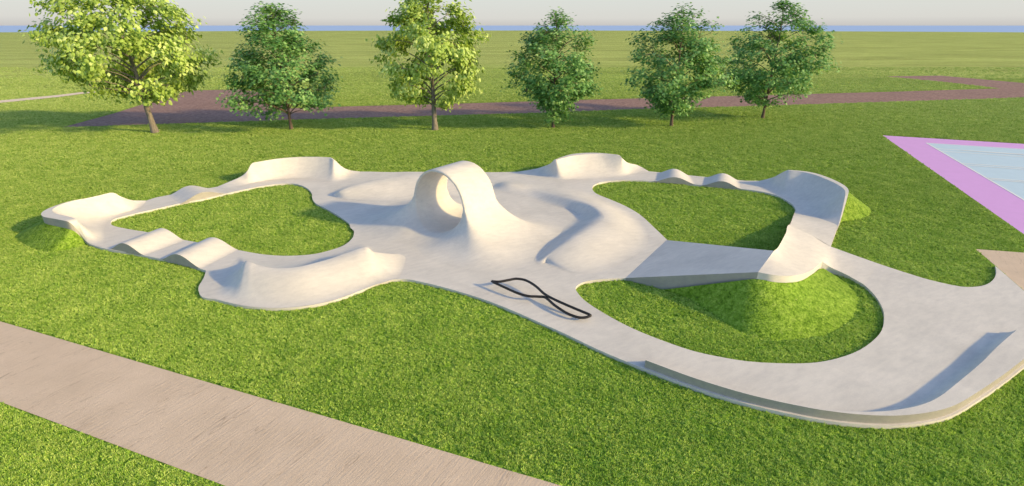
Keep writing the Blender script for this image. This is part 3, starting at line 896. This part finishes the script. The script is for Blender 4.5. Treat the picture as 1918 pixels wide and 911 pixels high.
def tree(label, group, base, top_y, bot_y, width, kind, seed, prof, lean=(0, 0), nleaf=9000, leaf=0.36, nclump=230, ncl_r=.42, extra=()):
    rr = random.Random(seed); rg = np.random.default_rng(seed)
    plan = P(*base)
    hgt = height_at(plan, top_y); zb = height_at(plan, bot_y)
    rw = width / 2
    t = thing('lime_tree' if kind == 'lime' else 'maple_tree', plan, label, 'tree', group)
    nt_ = 14
    trunk = []
    for i in range(nt_):
        f = i / (nt_ - 1)
        trunk.append(plan + Vector((lean[0] * math.sin(f * 1.9) * hgt + rr.uniform(-.06, .06) * f, lean[1] * f * hgt + rr.uniform(-.06, .06) * f, f * hgt * .95 - .05)))
    def tp(z):
        s = min(max((z + .05) / (hgt * .95), 0), .999) * (nt_ - 1); k = int(s)
        return trunk[k].lerp(trunk[k + 1], s - k)
    tr = (0.25 if kind == 'lime' else 0.155) * hgt / 11
    limbs = []
    nodes = []                       # points foliage can spring from
    nb = 34
    for b in range(nb):
        g = ((b + .5) / nb) ** 1.05
        z = zb + (hgt - zb) * g
        az = b * 2.39996 + rr.uniform(-.5, .5)
        ln = rw * interp(prof, g) * rr.uniform(.66, .92)
        p0 = tp(z - ln * (.28 + .35 * g))
        if p0.z < zb * .75: p0 = tp(zb * .75 + rr.uniform(0, .5))
        c = tp(z)
        e = Vector((c.x + math.cos(az) * ln, c.y + math.sin(az) * ln, z))
        pts = []
        for i in range(7):
            s = i / 6
            q = p0.lerp(e, s); q.z = p0.z + (e.z - p0.z) * s ** .85 + .06 * ln * math.sin(math.pi * s)
            q += Vector((rr.uniform(-1, 1), rr.uniform(-1, 1), rr.uniform(-.6, .6))) * .07 * s * ln * .5
            pts.append(q)
        limbs.append((pts, tr * (.36 - .22 * g) + .01, .014))
        nodes += pts[2:]
    tips = []
    spots = []
    for k in range(nclump):
        g = (k + rr.random()) / nclump
        # more clumps where the crown is wide
        if rr.random() > .25 + .75 * interp(prof, g): continue
        az = rr.uniform(0, 2 * math.pi)
        R = rw * interp(prof, g) * (1 + .17 * math.sin(3 * az + 7 * g + seed) + rr.uniform(-.14, .10))
        lo_ = .5 - .45 * g if kind == 'lime' else .2
        rad_ = R * math.sqrt(rr.uniform(lo_, 1.0))
        if kind == 'lime' and g < .42 and math.sin(az) < .1 and rr.random() < .72 and abs(math.cos(az)) < .75: continue
        # pockets where the sky or the lawn shows through
        if math.sin(2 * az + seed * 1.7 + 3 * g) * math.sin(9.5 * g + seed + az) > (.36 if kind == 'lime' else .5): continue
        spots.append((g, az, rad_))
    for g, az, rad_ in spots:
        z = zb + (hgt - zb) * g
        c = tp(z)
        e = Vector((c.x + math.cos(az) * rad_, c.y + math.sin(az) * rad_, z + rr.uniform(-.2, .2)))
        o = min(nodes, key=lambda q: (q - e).length + max(0, q.z - e.z) * .8)
        if (o - e).length > 2.6: o = tp(max(z - rad_ * .4, zb * .8))
        limbs.append(([o, o.lerp(e, .5) + Vector((rr.uniform(-.08, .08), rr.uniform(-.08, .08), .06)), e], .022, .007))
        tips.append((o.lerp(e, .55), e, 1.0))
    for dx, dz, r in extra:
        for q in range(r):
            e = plan + Vector((dx + rr.uniform(-.7, .7), rr.uniform(-1.1, .2), dz + rr.uniform(-.5, .5)))
            o = tp(dz + .9)
            limbs.append(([o, o.lerp(e, .5) + Vector((0, 0, .1)), e], .022, .007))
            tips.append((o.lerp(e, .6), e, 1.0))
    vs, fs = limb_mesh(limbs, 5)
    v2, f2 = limb_mesh([(trunk, tr, .03)], 12)
    for i in range(12):
        v2[i] = trunk[0] + (v2[i] - trunk[0]) * 1.3
    bark = M_BARK_G if kind == 'lime' else M_BARK_B
    mesh_obj('trunk', v2, f2, bark, t)
    mesh_obj('branches', vs, fs, bark, t)
    # leaves in clumps along the twigs
    w = rg.uniform(.5, 1.5, len(tips)); w /= w.sum()
    pick = rg.choice(len(tips), nleaf, p=w)
    A = np.array([tuple(x[0]) for x in tips])[pick]; B = np.array([tuple(x[1]) for x in tips])[pick]
    s = rg.uniform(.2, 1.1, (nleaf, 1))
    pos = A + (B - A) * s + rg.normal(0, ncl_r, (nleaf, 3)) * np.array([1, 1, .62])
    cen = np.array(tuple(tp(zb + (hgt - zb) * .4)))
    out = pos - cen
    out /= np.linalg.norm(out, axis=1)[:, None] + 1e-6
    up = np.array([0, 0, 1.0])
    if kind == 'lime':
        nrm = out * .75 + up * .45 + rg.normal(0, .42, (nleaf, 3))
        tipd = np.array([0, 0, -1.0]) + out * .35 + rg.normal(0, .35, (nleaf, 3))
    else:
        nrm = up * .85 + out * .45 + rg.normal(0, .36, (nleaf, 3))
        tipd = out + np.array([0, 0, -.35]) + rg.normal(0, .4, (nleaf, 3))
    nrm /= np.linalg.norm(nrm, axis=1)[:, None]
    tipd -= nrm * (tipd * nrm).sum(1)[:, None]
    tipd /= np.linalg.norm(tipd, axis=1)[:, None] + 1e-6
    sid = np.cross(tipd, nrm)
    size = leaf * rg.uniform(.65, 1.25, nleaf)
    tv, tf = LEAF_LIME if kind == 'lime' else LEAF_MAPLE
    k = len(tv)
    W = pos[:, None, :] + size[:, None, None] * (tv[None, :, 0, None] * sid[:, None, :] + tv[None, :, 1, None] * tipd[:, None, :] + tv[None, :, 2, None] * nrm[:, None, :])
    W = W.reshape(-1, 3) - np.array(tuple(plan))
    Fc = (np.array(tf)[None] + (np.arange(nleaf) * k)[:, None, None]).reshape(-1, 3)
    me = bpy.data.meshes.new('crown')
    me.vertices.add(len(W)); me.vertices.foreach_set('co', W.ravel())
    me.loops.add(Fc.size); me.loops.foreach_set('vertex_index', Fc.ravel())
    me.polygons.add(len(Fc)); me.polygons.foreach_set('loop_start', np.arange(0, Fc.size, 3)); me.polygons.foreach_set('loop_total', np.full(len(Fc), 3))
    me.update(calc_edges=True)
    tint = np.clip(rg.normal(.5, .24, nleaf) + rg.normal(0, .16, len(tips))[pick], 0, 1)
    at = me.attributes.new('tint', 'FLOAT', 'POINT')
    at.data.foreach_set('value', np.repeat(tint, k).astype(np.float32))
    me.materials.append(M_LEAF_L if kind == 'lime' else M_LEAF_D)
    o = bpy.data.objects.new('crown', me); COL.objects.link(o); o.parent = t
    return t


G = 'row of trees behind the skate park'
PL = [(0, .25), (.12, .72), (.28, 1.0), (.5, .97), (.66, .88), (.8, .66), (.92, .42), (1, .08)]
PM = [(0, .35), (.07, .78), (.18, 1.0), (.35, .88), (.5, .80), (.65, .66), (.8, .52), (.92, .38), (1, .05)]
PM2 = [(0, .2), (.12, .62), (.28, 1.0), (.45, .95), (.6, .86), (.75, .70), (.9, .46), (1, .05)]
tree('large leaning light green tree with a thick grey trunk, leftmost of the row', G, (291, 249), -40, 186, 11.2, 'lime', 3, PL, lean=(-.035, .0), nleaf=15000, leaf=.28, nclump=330, ncl_r=.42)
tree('upright light green tree with a straight grey trunk behind the tunnel loop', G, (815, 244), -22, 196, 8.0, 'lime', 8, PL, nleaf=11500, leaf=.27, nclump=300, ncl_r=.36)
tree('dark green maple between the two light green trees', G, (546, 243), 12, 208, 9.1, 'maple', 21, PM, nleaf=11500, leaf=.29, nclump=390, ncl_r=.36)
tree('dark green maple with low leaves beside its trunk, right of the tall light green tree', G, (1036, 240), 26, 200, 7.7, 'maple', 34, PM2, nleaf=10500, leaf=.27, nclump=380, ncl_r=.32, extra=((.9, 1.5, 9), (.3, .9, 4)))
tree('dark green maple standing second from the right end of the row', G, (1257, 237), 16, 208, 8.3, 'maple', 45, PM2, nleaf=11000, leaf=.28, nclump=380, ncl_r=.35)
tree('dark green maple standing at the right end of the row, slightly farther back', G, (1428, 222), 8, 198, 9.3, 'maple', 56, PM2, lean=(.012, 0), nleaf=11000, leaf=.29, nclump=380, ncl_r=.36)

# ------------------------------------------------------------------ camera, light, world
cam = bpy.data.cameras.new('camera')
cam.sensor_fit = 'HORIZONTAL'; cam.sensor_width = 36.0; cam.lens = 18.0
cam.clip_start = 0.1; cam.clip_end = 100000
co = bpy.data.objects.new('camera', cam); COL.objects.link(co)
co.location = (0, 0, H); co.rotation_euler = (math.pi / 2 - PITCH, 0, 0)
scn.camera = co

EL, AZ = math.radians(20.5), math.radians(-20)       # sun stands to the right, a little behind the camera
sd = Vector((math.cos(AZ) * math.cos(EL), math.sin(AZ) * math.cos(EL), math.sin(EL)))
sl = bpy.data.lights.new('sun', 'SUN'); sl.energy = 4.8; sl.angle = math.radians(2.4); sl.color = (1.0, .75, .32)
so = bpy.data.objects.new('sun', sl); COL.objects.link(so)
so.rotation_euler = sd.to_track_quat('Z', 'Y').to_euler(); so.location = (30, -10, 30)

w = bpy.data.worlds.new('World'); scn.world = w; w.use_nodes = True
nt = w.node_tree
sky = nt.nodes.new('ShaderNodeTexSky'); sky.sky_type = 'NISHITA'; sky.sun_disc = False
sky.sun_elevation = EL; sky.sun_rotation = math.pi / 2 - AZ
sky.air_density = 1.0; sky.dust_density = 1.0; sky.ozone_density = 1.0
# pale haze lying along the horizon, clear blue above
tc = nt.nodes.new('ShaderNodeTexCoord'); sx = nt.nodes.new('ShaderNodeSeparateXYZ')
nt.links.new(tc.outputs['Generated'], sx.inputs[0])
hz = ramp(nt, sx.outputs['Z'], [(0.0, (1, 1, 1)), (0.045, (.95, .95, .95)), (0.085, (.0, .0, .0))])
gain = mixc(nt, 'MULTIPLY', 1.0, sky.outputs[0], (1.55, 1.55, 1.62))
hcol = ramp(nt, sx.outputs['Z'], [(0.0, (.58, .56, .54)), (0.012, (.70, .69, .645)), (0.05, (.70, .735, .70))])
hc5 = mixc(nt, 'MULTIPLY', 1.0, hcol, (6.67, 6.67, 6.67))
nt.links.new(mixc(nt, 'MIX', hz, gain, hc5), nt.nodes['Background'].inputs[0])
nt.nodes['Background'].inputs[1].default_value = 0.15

scn.view_settings.view_transform = 'Standard'
scn.view_settings.look = 'None'
scn.view_settings.exposure = 0
scn.render.resolution_x = 1024; scn.render.resolution_y = 486
